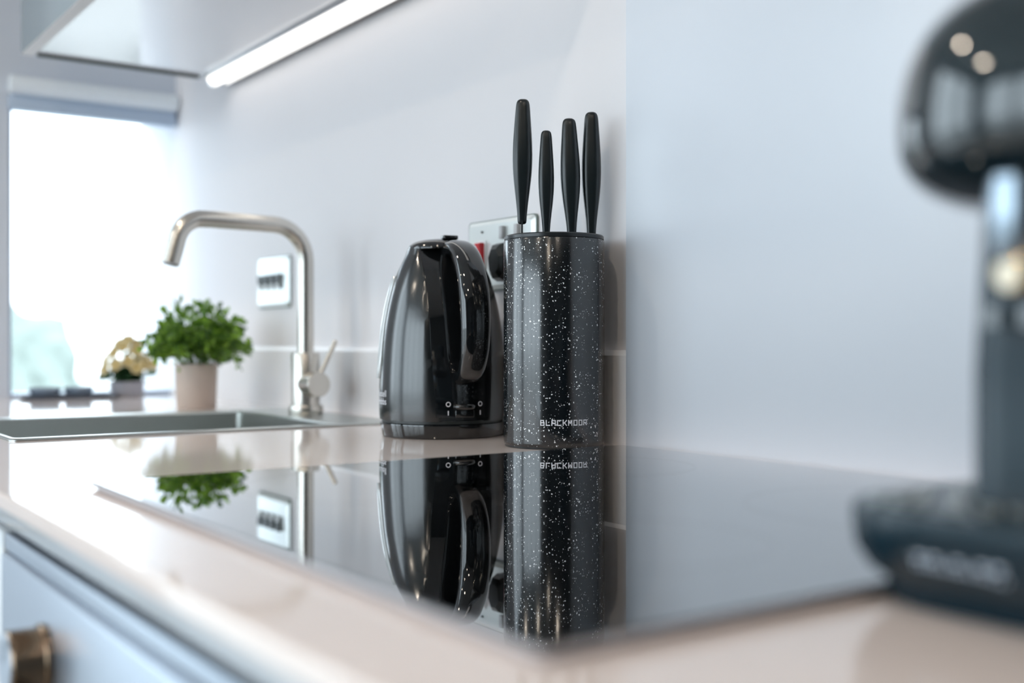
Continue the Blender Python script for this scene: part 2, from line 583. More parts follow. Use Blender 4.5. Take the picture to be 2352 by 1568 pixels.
def bush(name, label, loc, rx, ry, rz, seed):
    rng = random.Random(seed)
    bm = bmesh.new()
    bmesh.ops.create_icosphere(bm, subdivisions=4, radius=1.0)
    ph = [rng.uniform(0, 6) for _ in range(6)]
    for v in bm.verts:
        c = v.co
        k = 1 + 0.10 * math.sin(5 * c.x + ph[0]) + 0.08 * math.sin(7 * c.y + ph[1]) + 0.08 * math.sin(6 * c.z + ph[2]) \
            + 0.05 * math.sin(15 * c.x + ph[3]) * math.sin(13 * c.y + ph[4]) + rng.uniform(-0.03, 0.03)
        v.co = Vector((c.x * rx * k, c.y * ry * k, max(c.z, -0.92) * rz * k))
    me = bpy.data.meshes.new(name)
    bm.to_mesh(me); bm.free()
    me.materials.append(M['bush'])
    o = bpy.data.objects.new(name, me)
    COL.objects.link(o)
    o.location = loc
    return tag(o, label, 'bush')


bush('garden_bush', 'tall hazy pale green bush in the garden at left of the window view', (-9.7, 1.05, 0.43), 0.7, 0.62, 0.76, 3)
bush('garden_bush', 'low pale green bush in the garden behind the flower pot', (-8.9, 2.35, 0.12), 0.5, 0.5, 0.46, 9)

# ================================================================== WORKTOP, SPLASHBACK, UPSTAND
HX0, HX1, HY0, HY1 = -0.893, -0.316, -0.5765, -0.048         # hob plan
SX0, SX1, SY0, SY1 = -1.762, -1.362, -0.540, -0.036          # sink plan
BX0, BX1, BY0, BY1 = -1.722, -1.387, -0.528, -0.132          # bowl plan
CF = -0.638                                                  # worktop front


def slab_hole():
    xs = [XL, BX0 - 0.006, BX1 + 0.006, XR]
    ys = [CF, BY0 - 0.006, BY1 + 0.006, 0.0]
    parts = []
    for i in range(3):
        for j in range(3):
            if i == 1 and j == 1:
                continue
            parts.append(box_data(xs[i], xs[i + 1], ys[j], ys[j + 1], TOP - 0.012, TOP))
    V, F = [], []
    for v, f in parts:
        n = len(V); V += v; F += [tuple(k + n for k in q) for q in f]
    o = obj('worktop', V, F, 'worktop')
    bm = bmesh.new(); bm.from_mesh(o.data)
    bmesh.ops.remove_doubles(bm, verts=bm.verts, dist=1e-5)
    seen = {}
    for f in list(bm.faces):
        seen.setdefault(tuple(sorted(v.index for v in f.verts)), []).append(f)
    bmesh.ops.delete(bm, geom=[f for fs in seen.values() if len(fs) > 1 for f in fs], context='FACES')
    bmesh.ops.recalc_face_normals(bm, faces=bm.faces)
    ed = [e for e in bm.edges if all(abs(v.co.y - CF) < 1e-5 for v in e.verts) and abs(e.verts[0].co.z - e.verts[1].co.z) < 1e-5]
    bmesh.ops.bevel(bm, geom=ed, offset=0.0022, segments=3, profile=0.5, affect='EDGES')
    bm.to_mesh(o.data); bm.free()
    return o


tag(slab_hole(), 'long pale quartz worktop carrying the black hob, sink and kettle', 'worktop')

SPX = -0.9255
up_prof = [(-0.012, TOP), (-0.012, TOP + 0.0968), (-0.0085, TOP + 0.1025), (0.0, TOP + 0.1025), (0.0, TOP)]
v, f = loft_data([[(XL, y, z) for y, z in up_prof], [(SPX, y, z) for y, z in up_prof]])
tag(obj('worktop_upstand', v, f, 'upstand'), 'low pale upstand along the wall behind the kettle and tap', 'upstand')
tag(box('splashback_panel', SPX, 0.10, -0.014, -0.0002, TOP, 1.62, 'splash', None, 0.0008, 1),
    'tall pale blue-grey splashback panel on the wall behind the hob', 'splashback')

# ================================================================== HOB
hob = thing('induction_hob', 'black glass induction hob set flush in the pale worktop', 'hob', ((HX0 + HX1) / 2, (HY0 + HY1) / 2, TOP))
hx, hy = (HX1 - HX0) / 2, (HY1 - HY0) / 2
loft('edge_trim', [rrect(-hx + .004, hx - .004, -hy + .004, hy - .004, .004, 0.0, 3), rrect(-hx - .001, hx + .001, -hy - .001, hy + .001, .004, 0.0035, 3),
                   rrect(-hx - .001, hx + .001, -hy - .001, hy + .001, .004, 0.0045, 3), rrect(-hx + .003, hx - .003, -hy + .003, hy - .003, .004, 0.0050, 3)],
     'hobedge', hob, False)
loft('glass_plate', [rrect(-hx + .0005, hx - .0005, -hy + .0005, hy - .0005, .004, 0.0046, 3), rrect(-hx + .0005, hx - .0005, -hy + .0005, hy - .0005, .004, 0.0056, 3),
                     rrect(-hx + .0012, hx - .0012, -hy + .0012, hy - .0012, .004, 0.0060, 3)], 'hob', hob, False)
for cx, cy, r in ((-0.145, 0.125, 0.075), (-0.145, -0.10, 0.095), (0.145, 0.125, 0.095), (0.145, -0.10, 0.075)):
    V, F = [], []
    n = 64
    for i in range(n):
        a = 2 * math.pi * i / n
        V += [(cx + r * math.cos(a), cy + r * math.sin(a), 0.00605), (cx + (r + .0006) * math.cos(a), cy + (r + .0006) * math.sin(a), 0.00605)]
        F.append((2 * i, 2 * i + 1, (2 * i + 3) % (2 * n), (2 * i + 2) % (2 * n)))
    obj('zone_ring', V, F, 'hobmark', hob)

# ================================================================== SINK AND TAP
sink = thing('kitchen_sink', 'inset stainless steel sink sunk into the worktop under the tap', 'sink', (0, 0, TOP))
v, f = loft_data([rrect(SX0, SX1, SY0, SY1, .012, 0.0002, 6), rrect(SX0, SX1, SY0, SY1, .012, 0.0015, 6), rrect(SX0 + .002, SX1 - .002, SY0 + .002, SY1 - .002, .012, 0.0030, 6),
                  rrect(BX0 - .004, BX1 + .004, BY0 - .004, BY1 + .004, .010, 0.0024, 6), rrect(BX0, BX1, BY0, BY1, .008, 0.0, 6)], False, False)
obj('rim', v, f, 'sink', sink, True, 25)
v, f = loft_data([rrect(BX0, BX1, BY0, BY1, .008, 0.0, 6), rrect(BX0 + .004, BX1 - .004, BY0 + .004, BY1 - .004, .010, -0.165, 6),
                  rrect(BX0 + .012, BX1 - .012, BY0 + .012, BY1 - .012, .014, -0.178, 6), rrect(BX0 + .15, BX1 - .15, BY0 + .17, BY1 - .17, .015, -0.182, 6)], False, True)
obj('bowl', v, f, 'sink', sink, True, 30)
lathe('waste', [(0.0, -0.1785), (0.035, -0.1785), (0.038, -0.181)], 'chrome', sink, 32, cx=(BX0 + BX1) / 2, cy=(BY0 + BY1) / 2)

TX, TY = -1.590, -0.078
tap = thing('mixer_tap', 'tall brushed steel mixer tap with angled swan spout behind the sink', 'tap', (TX, TY, TOP + 0.003))
lathe('base_ring', [(0.0255, 0.0), (0.0265, 0.002), (0.0265, 0.011), (0.0255, 0.013), (0.022, 0.013)], 'steel', tap, 40)
lathe('body', [(0.0215, 0.012), (0.0215, 0.090), (0.0205, 0.092), (0.012, 0.092)], 'steel', tap, 48)
zt = 0.283
pts = [(0, 0, 0.088)] + [(0, 0, z) for z in (0.13, 0.18, 0.225)]
rad_b = 0.052
for i in range(0, 9):
    a = R(90 * i / 8)
    pts.append((0, -rad_b + rad_b * math.cos(a), zt - rad_b + rad_b * math.sin(a)))
for y in (-0.09, -0.12, -0.145):
    pts.append((0, y, zt + (abs(y) - 0.052) * 0.02))
y1 = -0.158
rb2 = 0.040
for i in range(1, 9):
    a = R(80 * i / 8)
    pts.append((0, y1 - rb2 * math.sin(a), zt + 0.002 - rb2 + rb2 * math.cos(a)))
p_end = Vector(pts[-1])
d_end = (Vector(pts[-1]) - Vector(pts[-2])).normalized()
pts += [tuple(p_end + d_end * 0.018), tuple(p_end + d_end * 0.034)]
tube('spout', pts, 0.0122, 'steel', tap, 28, Vector((1, 0, 0)))
e = p_end + d_end * 0.0345
cyl_between('aerator', e - d_end * 0.002, e + d_end * 0.0015, 0.0100, 'grey_pl', tap, 24)
cyl_between('lever_hub', (0.010, 0, 0.045), (0.047, 0, 0.045), 0.0185, 'steel', tap, 40, 0.0008)
cyl_between('lever_rod', (0.041, 0.004, 0.058), (0.041, 0.030, 0.110), 0.0037, 'steel', tap, 20, 0.0006)

# ================================================================== WALL PLATES
def wall_plate(name, label, cx, cz, w, h, t=0.007):
    p = thing(name, label, 'switch', (cx, 0.0, cz))
    loft('plate', [[(x, -0.0002, z) for x, z, _ in rrect(-w / 2, w / 2, -h / 2, h / 2, .006, 0, 4)],
                   [(x, -t * .5, z) for x, z, _ in rrect(-w / 2, w / 2, -h / 2, h / 2, .006, 0, 4)],
                   [(x, -t, z) for x, z, _ in rrect(-w / 2 + .005, w / 2 - .005, -h / 2 + .005, h / 2 - .005, .004, 0, 4)]], 'plate', p, False)
    loft('shade_rim', [[(x, -0.0001, z) for x, z, _ in rrect(-w / 2 - .0018, w / 2 + .0018, -h / 2 - .0022, h / 2 + .0012, .006, 0, 4)],  # dark rim standing in for the shaded edges of the plate
                    [(x, -.0030, z) for x, z, _ in rrect(-w / 2 - .0018, w / 2 + .0018, -h / 2 - .0022, h / 2 + .0012, .006, 0, 4)]], 'shade_rim', p, False)
    return p


ck = wall_plate('cooker_switch_plate', 'satin chrome cooker switch and socket plate behind the kettle', -1.1755, 1.1215, 0.147, 0.087)
ck['category'] = 'socket'
box('rocker_surround', -0.046, -0.028, -0.0085, -0.0065, -0.019, 0.019, 'white_pl', ck, 0.0008)
v, f = loft_data([[(x, y, z) for y, z in ((-0.008, -0.016), (-0.0105, -0.016), (-0.0165, 0.014), (-0.0145, 0.016), (-0.008, 0.016))] for x in (-0.043, -0.031)])
obj('red_rocker', v, f, 'red', ck)
lathe_pts = [(0.0, 0), (0.0018, 0)]
cyl_between('neon_window', (-0.037, -0.0068, 0.030), (-0.037, -0.0085, 0.030), 0.0016, 'dark_pl', ck, 16)
box('socket_rocker', 0.008, 0.015, -0.013, -0.0065, 0.018, 0.034, 'grey_pl', ck, 0.0008)
box('socket_rocker', 0.040, 0.047, -0.013, -0.0065, 0.018, 0.034, 'grey_pl', ck, 0.0008)
box('socket_insert', -0.004, 0.052, -0.0078, -0.0065, -0.028, 0.014, 'white_pl', ck, 0.0006)

plug = thing('mains_plug', 'black three pin plug pushed into the cooker socket plate', 'plug', (-1.1515, -0.008, 1.112))
ring = lambda y, s: [(x * s, y, z * s) for x, z in ((-.0185, .005), (-.009, .021), (.009, .021), (.0185, .005), (.015, -.020), (.009, -.026), (-.009, -.026), (-.015, -.020))]
loft('plug_body', [ring(0.0, 1.0), ring(-0.012, 1.0), ring(-0.020, 0.86), ring(-0.024, 0.6)], 'plug', plug, False)

gs = wall_plate('grid_switch_plate', 'satin chrome plate of four dark rocker switches by the tap', -1.885, 1.1165, 0.135, 0.087)
for i in range(4):
    x = -0.045 + i * 0.026
    v, f = loft_data([[(xx, y, z) for y, z in ((-0.006, -0.012), (-0.010, -0.012), (-0.013, 0.010), (-0.012, 0.013), (-0.006, 0.013))] for xx in (x - 0.0075, x + 0.0075)])
    obj('rocker', v, f, 'dark_pl', gs)
    box('rocker_tip', x - 0.006, x + 0.006, -0.0118, -0.0100, -0.012, -0.004, 'white_pl', gs)

# ================================================================== KETTLE
KX, KY = -1.168, -0.094
ket = thing('electric_kettle', 'black jug kettle with glossy handle standing between tap and knife block', 'kettle', (KX, KY, TOP), R(-11.5))
KP = [(0.0205, .0750), (0.024, .0757), (0.052, .0760), (0.078, .0750), (0.104, .0733), (0.130, .0707), (0.1565, .0660), (0.1775, .0607),
      (0.188, .0568), (0.200, .0520), (0.209, .0470), (0.2205, .0415)]


def kr(z):
    for (a, ra), (b, rb) in zip(KP, KP[1:]):
        if z <= b:
            t = max(0, (z - a) / (b - a))
            return ra + (rb - ra) * t
    return KP[-1][1]


def ksm(z):                           # smoothed radius
    return sum(kr(min(.2205, max(.0205, z + d))) for d in (-.008, -.004, 0, .004, .008)) / 5


HW = lambda z: 0.033 + 0.005 * min(1, max(0, (z - .02) / .08))
DCH = lambda z: math.sqrt(max(1e-6, ksm(z) ** 2 - HW(z) ** 2))
zs = [.0205 + (.2205 - .0205) * i / 40 for i in range(41)]
rings = []
for z in zs:
    r = ksm(z) if z > .024 else kr(z)
    d = DCH(z)
    rings.append([(min(r * math.cos(2 * math.pi * i / 96), d), r * math.sin(2 * math.pi * i / 96), z) for i in range(96)])
loft('body', rings, 'kettle', ket, True, 28)
# glossy back panel that carries the handle and switch
rings = []
for z in zs[1:]:
    d, hw = DCH(z), HW(z) - 0.0008
    pr = [(d - .003, -hw)]
    for k in range(9):
        w = -1 + 2 * k / 8
        pr.append((d + .0015 + .0045 * (1 - w * w), w * hw))
    pr.append((d - .003, hw))
    rings.append([(x, y, z) for x, y in pr])
pan = loft('handle_panel', rings, 'ketgloss', ket, True, 40)
# lid
lathe('lid', [(.0418, .2207), (.0422, .2220), (.0400, .2262), (.0355, .2298), (.027, .2325), (.0165, .2342), (.006, .2348), (0.0, .2348)], 'ketgloss', ket, 64, 50)
box('lid_button', .018, .030, -.009, .009, .2325, .2372, 'ketgloss', ket, .0012)
# spout on the far side
rings = []
for t, x, hw_, z in ((0, -.040, .020, .190), (1, -.056, .017, .205), (2, -.066, .012, .2175), (3, -.071, .008, .2245)):
    rings.append([(x + .012 * math.cos(a), hw_ * math.sin(a), z + .003 * math.cos(a)) for a in [2 * math.pi * i / 24 for i in range(24)]])
loft('spout', rings, 'kettle', ket)
# handle
hp = catmull([(.022, 0, .2160), (.040, 0, .2205), (.060, 0, .2185), (.080, 0, .2070), (.096, 0, .185), (.1045, 0, .158), (.107, 0, .128), (.1045, 0, .103),
              (.098, 0, .0855), (.0875, 0, .0755), (.0755, 0, .0715), (.064, 0, .071)], 6)
hr = []
N = len(hp)
for i in range(N):
    t = i / (N - 1)
    w = .0128 + .0045 * math.sin(math.pi * min(1, t * 1.15)) 
    th = .0085 + .002 * math.sin(math.pi * t)
    hr.append((w, th))
V, F = [], []
rings = []
P = [Vector(p) for p in hp]
for i, p in enumerate(P):
    t = (P[min(i + 1, N - 1)] - P[max(i - 1, 0)]).normalized()
    s = Vector((0, 1, 0)); u = t.cross(s).normalized()
    rg = []
    for j in range(32):
        a = 2 * math.pi * j / 32
        c_, s_ = math.cos(a), math.sin(a)
        e_ = 2 / 2.8
        rg.append(p + s * hr[i][0] * math.copysign(abs(c_) ** e_, c_) + u * hr[i][1] * math.copysign(abs(s_) ** e_, s_))
    rings.append(rg)
loft('handle', rings, 'ketgloss', ket, True, 50)
# switch and marks
zsw = .0375
dx = DCH(zsw) + .006
sw = tube('switch_tab', catmull([(dx - .003, -.0105, zsw), (dx + .0035, -.0075, zsw), (dx + .0055, 0, zsw), (dx + .0035, .0075, zsw), (dx - .003, .0105, zsw)], 4), (.0035), 'ketgloss', ket, 14, Vector((0, 0, 1)))
box('switch_socket', dx - .004, dx + .0015, -.0115, .0115, zsw - .0125, zsw - .0035, 'ketgloss', ket, .001)
for s in (-1, 1):
    y = .0195 * s
    xs_ = DCH(.04) + .0016 + .0045 * (1 - (y / HW(.04)) ** 2)
    nrm = Vector((1, .0045 * 2 * y / .031 ** 2, 0)).normalized()
    tv = Vector((-nrm.y, nrm.x, 0))
    V, F = [], []
    for i in range(24):
        a = 2 * math.pi * i / 24
        for rr in (.0019, .0029):
            q = Vector((xs_, y, .0405)) + tv * rr * math.cos(a) + Vector((0, 0, rr * math.sin(a))) + nrm * .0003
            V.append(q)
        F.append((2 * i, 2 * i + 1, (2 * i + 3) % 48, (2 * i + 2) % 48))
    obj('off_mark', V, F, 'print', ket)
    q = Vector((xs_, y, .0305)) + nrm * .0004
    V = [q + tv * a + Vector((0, 0, b)) for a, b in ((-.0006, -.0026), (.0006, -.0026), (.0006, .0026), (-.0006, .0026))]
    obj('on_mark', V, [(0, 1, 2, 3)], 'print', ket)
# water gauge on the flank
rings = []
ga = R(-103)
for i in range(25):
    t = i / 24
    z = .068 + .122 * t
    hwid = .0085 * math.sqrt(max(0.02, 1 - (2 * t - 1) ** 4))
    r = ksm(z)
    rings.append([((r - .001) * math.cos(ga - hwid / r), (r - .001) * math.sin(ga - hwid / r), z)] +
                 [((r + .0006 + .003 * (1 - k * k)) * math.cos(ga + k * hwid / r), (r + .0006 + .003 * (1 - k * k)) * math.sin(ga + k * hwid / r), z) for k in (-1, -.6, -.2, .2, .6, 1)] +
                 [((r - .001) * math.cos(ga + hwid / r), (r - .001) * math.sin(ga + hwid / r), z)])
loft('water_gauge', rings, 'gauge', ket, True, 45)
# maker's name on the flank
V, F = text_mesh('Russell\nHobbs', 0.0112, 'RIGHT')
a_end = R(-79)
V2 = []
for q in V:
    z = .0475 + q.y
    r = ksm(z) + .0004
    a = a_end + q.x / .076
    V2.append((r * math.cos(a), r * math.sin(a), z))
obj('name_lettering', V2, F, 'print', ket)
# power base
lathe('power_base', [(.070, 0), (.0725, .0015), (.0752, .0150), (.0750, .0165), (.0735, .0175)], 'ketgloss', ket, 96, 30)
lathe('base_gap', [(.0725, .0173), (.0725, .0210)], 'dark_pl', ket, 64)
tag(tube('kettle_cord', catmull([(KX - .072, KY + .01, TOP + .005), (KX - .085, KY + .03, TOP + .0035), (KX - .07, KY + .060, TOP + .0035), (KX - .02, KY + .074, TOP + .0035), (KX + .03, KY + .074, TOP + .0035)], 6), .0032, 'plug', None, 10, Vector((0, 0, 1))),
    'thin black power cord lying behind the kettle base', 'cord')

# ================================================================== KNIFE BLOCK AND KNIVES
NX, NY, NR, NH = -0.980, -0.0685, 0.0543, 0.2255
kb = thing('knife_block', 'cylindrical black knife block with white speckles beside the hob', 'knife block', (NX, NY, TOP))
lathe('foot', [(NR - .004, 0), (NR - .0015, .0004), (NR - .0012, .0022), (NR - .004, .0026)], 'rim', kb, 96)
v, f = loft_data([circ(r, z, 128) for r, z in ((NR - .004, .0018), (NR - .0012, .0022), (NR - .0003, .0034), (NR, .006), (NR, .10), (NR, NH - .0065), (NR - .0004, NH - .0055), (NR - .0012, NH - .0052), (NR - .0012, NH - .02))], True, False)
obj('body', v, f, 'speckle', kb, True, 40)
v, f = loft_data([circ(r, z, 96) for r, z in ((NR - .0012, NH - .020), (NR - .0012, NH - .0050), (NR - .0006, NH - .0044), (NR - .0006, NH - .0012), (NR - .0018, NH), (NR - .0036, NH), (NR - .0045, NH - .0012), (NR - .0045, NH - .02))], False, False)
obj('top_rim', v, f, 'rim', kb, True, 35)
lathe('bristle_insert', [(NR - .0045, NH - .019), (NR - .0047, NH - .004), (0.0, NH - .004)], 'bristle', kb, 64)
camdir = math.atan2(CAM_Y - NY, -NX)
ta = camdir + R(11.8)
V, F = stroke_text('BLACKMOOR', .0510, .0060, .00105)
V2 = [((NR + .0003) * math.cos(ta + p.x / NR), (NR + .0003) * math.sin(ta + p.x / NR), .0280 + p.y) for p in V]
k = len(V2)
for i in range(8):
    a = 2 * math.pi * i / 8
    u_, w_ = .0266 + .0006 * math.cos(a), .0026 + .0006 * math.sin(a)
    V2.append(((NR + .0003) * math.cos(ta + u_ / NR), (NR + .0003) * math.sin(ta + u_ / NR), .0280 + w_))
F.append(tuple(range(k, k + 8)))
obj('name_lettering', V2, F, 'print', kb)

FWD = Vector((-math.sin(R(55)), math.cos(R(55)), 0))
RGT = Vector((math.cos(R(55)), math.sin(R(55)), 0))


def knife(label, lat, dep, ztop, zbot, w, blade_w, tilt=0.0, rz=0.0):
    base = Vector((NX, NY, TOP)) + RGT * lat - FWD * dep
    k = thing('kitchen_knife', label, 'knife', (base.x, base.y, TOP), R(55) + rz, 'knives standing in the knife block')
    L = ztop - zbot
    prof = [(0.0, .44), (.04, .46), (.12, .52), (.25, .72), (.38, .92), (.50, 1.0), (.62, .98), (.76, .87), (.90, .74), (.955, .69), (.982, .60), (.995, .42), (1.0, .2)]
    # smooth the profile
    rings = []
    n = 28
    for t, q in prof:
        z = zbot + L * t
        sh = tilt * (t - 0.5)
        hw_, hd = w / 2 * q, w / 2 * q * 0.74
        rg = []
        for j in range(n):
            a = 2 * math.pi * j / n
            c_, s_ = math.cos(a), math.sin(a)
            rg.append((sh + hw_ * math.copysign(abs(c_) ** .72, c_), hd * math.copysign(abs(s_) ** .85, s_), z))
        rings.append(rg)
    o = loft('handle', rings, 'handle', k, True, 60)
    md = o.modifiers.new('smooth', 'SUBSURF'); md.levels = 1; md.render_levels = 2
    # blade standing in the bristles: thin edge towards the camera
    zb = zbot - 0.14
    bw, th = blade_w / 2, .0009
    sh = -tilt * .5
    v, f = loft_data([[(sh - th, -bw, zbot + .004), (sh + th, -bw, zbot + .004), (sh + th, bw, zbot + .004), (sh - th, bw, zbot + .004)],
                      [(sh - th, -bw, zb + .03), (sh + th, -bw, zb + .03), (sh + th, bw, zb + .03), (sh - th, bw, zb + .03)],
                      [(sh - th * .4, -bw * .1, zb), (sh + th * .4, -bw * .1, zb), (sh + th * .4, bw, zb), (sh - th * .4, bw, zb)]])
    obj('blade', v, f, 'blade', k)
    return k


knife('tall black knife handle raised above the rim, nearest the kettle', -.0340, .000, .3735, .2380, .0218, .020, tilt=.001)
knife('short slim black knife handle, second from the kettle', -.0085, .004, .3390, .2240, .0174, .014)
knife('thick black knife handle leaning slightly, third from the kettle', .0175, .004, .3520, .2230, .0218, .015, tilt=-.003)
knife('black knife handle at the far right of the four, nearest the splashback', .0405, -.002, .3600, .2230, .0214, .022)

# ================================================================== OVEN AND BASE UNITS
FY = -0.625          # front of the base units
rail = box('worktop_rail', XL + 0.01, XR - 0.01, FY, FY + 0.02, 0.8690, 0.8878, 'cab', None, 0.0006, 1)
tag(rail, 'narrow white filler rail running under the worktop front edge', 'rail')
ov = thing('built_in_oven', 'built-in steel oven under the hob with a round control knob', 'oven', (0, 0, 0))
OX0, OX1 = -0.953, -0.358
box('oven_body', OX0 + .02, OX1 - .02, FY + .022, -0.06, 0.28, 0.852, 'dark_pl', ov)
box('gap_shade', OX0 - .003, OX1 + .003, FY + .020, FY + .024, 0.27, 0.872, 'gap', ov)  # dark sheet standing in for the shade inside the oven gaps
box('top_trim', OX0 - .003, OX1 + .003, FY, FY + .019, 0.8500, 0.8630, 'ovensteel', ov, .0010)
box('control_panel', OX0 + .006, OX1, FY - .004, FY + .012, 0.730, 0.8494, 'ovensteel', ov, .0022)
box('oven_door', OX0 + .006, OX1, FY - .006, FY + .012, 0.29, 0.725, 'machine', ov, .002)
tube('door_handle', [(OX0 + .06, FY - .008, .69), (OX0 + .06, FY - .04, .69), (OX1 - .06, FY - .04, .69), (OX1 - .06, FY - .008, .69)], .007, 'ovensteel', ov, 12, Vector((0, 0, 1)))


def knob(x, z):
    k = cyl_between('control_knob', (x, FY - .0042, z), (x, FY - .0290, z), .0215, 'knobside', ov, 48, .0012)
    cyl_between('knob_collar', (x, FY - .004, z), (x, FY - .0085, z), .0235, 'knobside', k, 48, .0008)
    cyl_between('knob_face', (x, FY - .0289, z), (x, FY - .0300, z), .0203, 'ovensteel', k, 48, .0006)
    box('pointer', x - .0012, x + .0012, FY - .0304, FY - .0298, z + .002, z + .017, 'dark_pl', k)
    return k


knob(-0.803, 0.800)
knob(-0.445, 0.800)


def base_unit(x0, x1, label, ndoors):
    u = thing('base_cabinet', label, 'cabinet', (0, 0, 0))
    multi('carcass', [box_data(x0, x1, FY + .022, -0.05, .10, .12), box_data(x0, x0 + .018, FY + .022, -0.05, .12, .70), box_data(x1 - .018, x1, FY + .022, -0.05, .12, .70), box_data(x0 + .018, x1 - .018, -0.06, -0.05, .12, .70)], 'carcass', u)
    w = (x1 - x0) / ndoors
    for i in range(ndoors):
        d = box('door', x0 + i * w + .002, x0 + (i + 1) * w - .002, FY, FY + .019, .12, .8625, 'cab', u, .001, 1)
        tube('handle', [(x0 + (i + .5) * w - .06, FY, .83), (x0 + (i + .5) * w - .06, FY - .028, .83), (x0 + (i + .5) * w + .06, FY - .028, .83), (x0 + (i + .5) * w + .06, FY, .83)], .005, 'steel', d, 12, Vector((0, 0, 1)))
    box('plinth', x0, x1, FY + .05, FY + .065, .0, .10, 'cab', u)


base_unit(XL + .012, OX0 - .006, 'white base cabinets left of the oven under the sink', 3)
base_unit(OX1 + .006, XR - .012, 'white base cabinets right of the oven under the coffee machine', 4)

# ================================================================== WALL CABINET AND LED STRIP
UZ = TOP + 0.112 + 0.503
UX0, UX1 = -2.105, -0.945
wc = thing('wall_cabinet', 'white wall cabinet with glossy underside above the tap', 'cabinet', (0, 0, 0))
box('bottom_panel', UX0 + .004, UX1, -0.351, -0.001, UZ, UZ + .018, 'cabunder', wc)
box('cabinet_back', UX0 + .004, UX1, -0.012, -0.001, UZ + .018, 2.30, 'carcass', wc)
box('top_panel', UX0 + .004, UX1, -0.351, -0.012, 2.282, 2.30, 'carcass', wc)
box('end_panel', UX0 - .012, UX0 + .0035, -0.351, -0.001, UZ, 2.30, 'cab', wc)
box('end_panel', UX1, UX1 + .016, -0.351, -0.001, UZ, 2.30, 'cab', wc)
box('shadow_strip', UX0 - .004, UX0 + .003, -0.349, -0.060, UZ - .0050, UZ - .0002, 'shadow_line', wc)  # dark strip drawn in for the shadow gap at the cabinet end
for i in range(2):
    w = (UX1 - UX0 + .028) / 2
    d = box('door', UX0 - .012 + i * w, UX0 - .012 + (i + 1) * w - .003, -0.373, -0.353, UZ - .001, 2.30, 'cabgrey', wc, .0008, 1)
    box('edge_band', UX0 - .011 + i * w, UX0 - .013 + (i + 1) * w - .003, -0.3725, -0.3535, UZ - .0025, UZ - .001, 'edge', d)
led = thing('led_strip_light', 'glowing white LED strip light under the wall cabinet', 'light', (0, 0, 0))
box('channel', UX0 + .010, UX1 - .01, -0.054, -0.014, UZ - .006, UZ - .0003, 'alu', led)
box('channel_lip', UX0 + .012, UX1 - .012, -0.0165, -0.0145, UZ - .0165, UZ - .006, 'alu', led)
rings = []
for x in (UX0 + .012, UX0 + .016, UX1 - .02, UX1 - .012):
    s = 0.75 if x in (UX0 + .012, UX1 - .012) else 1.0
    rings.append([(x, -0.034 + .0160 * s * math.cos(a), UZ - .006 - .010 * s * math.sin(a)) for a in [math.pi * i / 14 for i in range(15)]])
loft('diffuser', rings, 'led', led, True, 50)
cyl_between('end_cap', (UX0 + .006, -0.034, UZ - .008), (UX0 + .0125, -0.034, UZ - .008), .0120, 'alu', led, 24)

# roller blind above the window
bl = thing('roller_blind', 'rolled up pale roller blind at the head of the window', 'blind', (XL, 0, 1.50))
cyl_between('fabric_roll', (0.0190, KW[0] - .002, 0.018), (0.0190, -0.006, 0.018), .0180, 'blind', bl, 32)
box('hem_bar', .001, .020, KW[0] - .002, -0.006, -0.0305, 0.000, 'frame', bl, .002)

# ================================================================== POTTED PLANT
PX, PY = -1.884, -0.143
pp = thing('potted_plant', 'bushy bright green leafy plant in a beige ceramic pot by the sink', 'plant', (PX, PY, TOP))
v, f = loft_data([circ(r, z, 48) for r, z in ((.0315, 0), (.0325, .0015), (.0355, .073), (.0352, .0742), (.0335, .0742), (.0325, .066), (.0325, .060))], True, False)
obj('pot', v, f, 'pot', pp, True, 40)
lathe('soil', [(.0328, .060), (.0328, .0625), (0.0, .065)], 'soil', pp, 32)


def foliage(name, parent, stems, m, rng, leaf_len, n_per, spread):
    V, F, sh = [], [], []
    for st in stems:
        path = catmull(st, 6)
        for i in range(n_per):
            t = rng.uniform(0.30, 1.0)
            p = path[min(len(path) - 1, int(t * (len(path) - 1)))]
            d = (path[min(len(path) - 1, int(t * (len(path) - 1)) + 1)] - path[max(0, int(t * (len(path) - 1)) - 1)]).normalized()
            out = Vector((rng.gauss(0, 1), rng.gauss(0, 1), rng.gauss(0.15, .8))).normalized()
            ax = (d * 0.55 + out).normalized()
            L = leaf_len * rng.uniform(.6, 1.25)
            w = L * rng.uniform(.30, .42)
            s = ax.cross(Vector((rng.gauss(0, 1), rng.gauss(0, 1), rng.gauss(0, 1)))).normalized()
            u = ax.cross(s)
            p = p + out * spread * rng.uniform(0, 1)
            k = len(V)
            V += [p, p + ax * L * .35 + s * w + u * L * .06, p + ax * L * .55 + s * w * .55, p + ax * L * .72 + s * w * .8 + u * L * .05, p + ax * L - u * L * .12,
                  p + ax * L * .72 - s * w * .8 + u * L * .05, p + ax * L * .55 - s * w * .55, p + ax * L * .35 - s * w + u * L * .06, p + ax * L * .5 - u * L * .05]
            F += [(k, k + 1, k + 8), (k + 1, k + 2, k + 8), (k + 2, k + 3, k + 8), (k + 3, k + 4, k + 8), (k + 4, k + 5, k + 8), (k + 5, k + 6, k + 8), (k + 6, k + 7, k + 8), (k + 7, k, k + 8)]
            q = min(1, max(0, .15 + .85 * rng.random() ** 1.2))
            sh += [q] * 9
    me = bpy.data.meshes.new(name)
    me.from_pydata([tuple(v) for v in V], [], F)
    at = me.attributes.new('shade', 'FLOAT', 'POINT')
    at.data.foreach_set('value', sh)
    me.materials.append(M[m])
    o = bpy.data.objects.new(name, me)
    COL.objects.link(o)
    o.parent = parent
    o['kind'] = 'stuff'
    return o


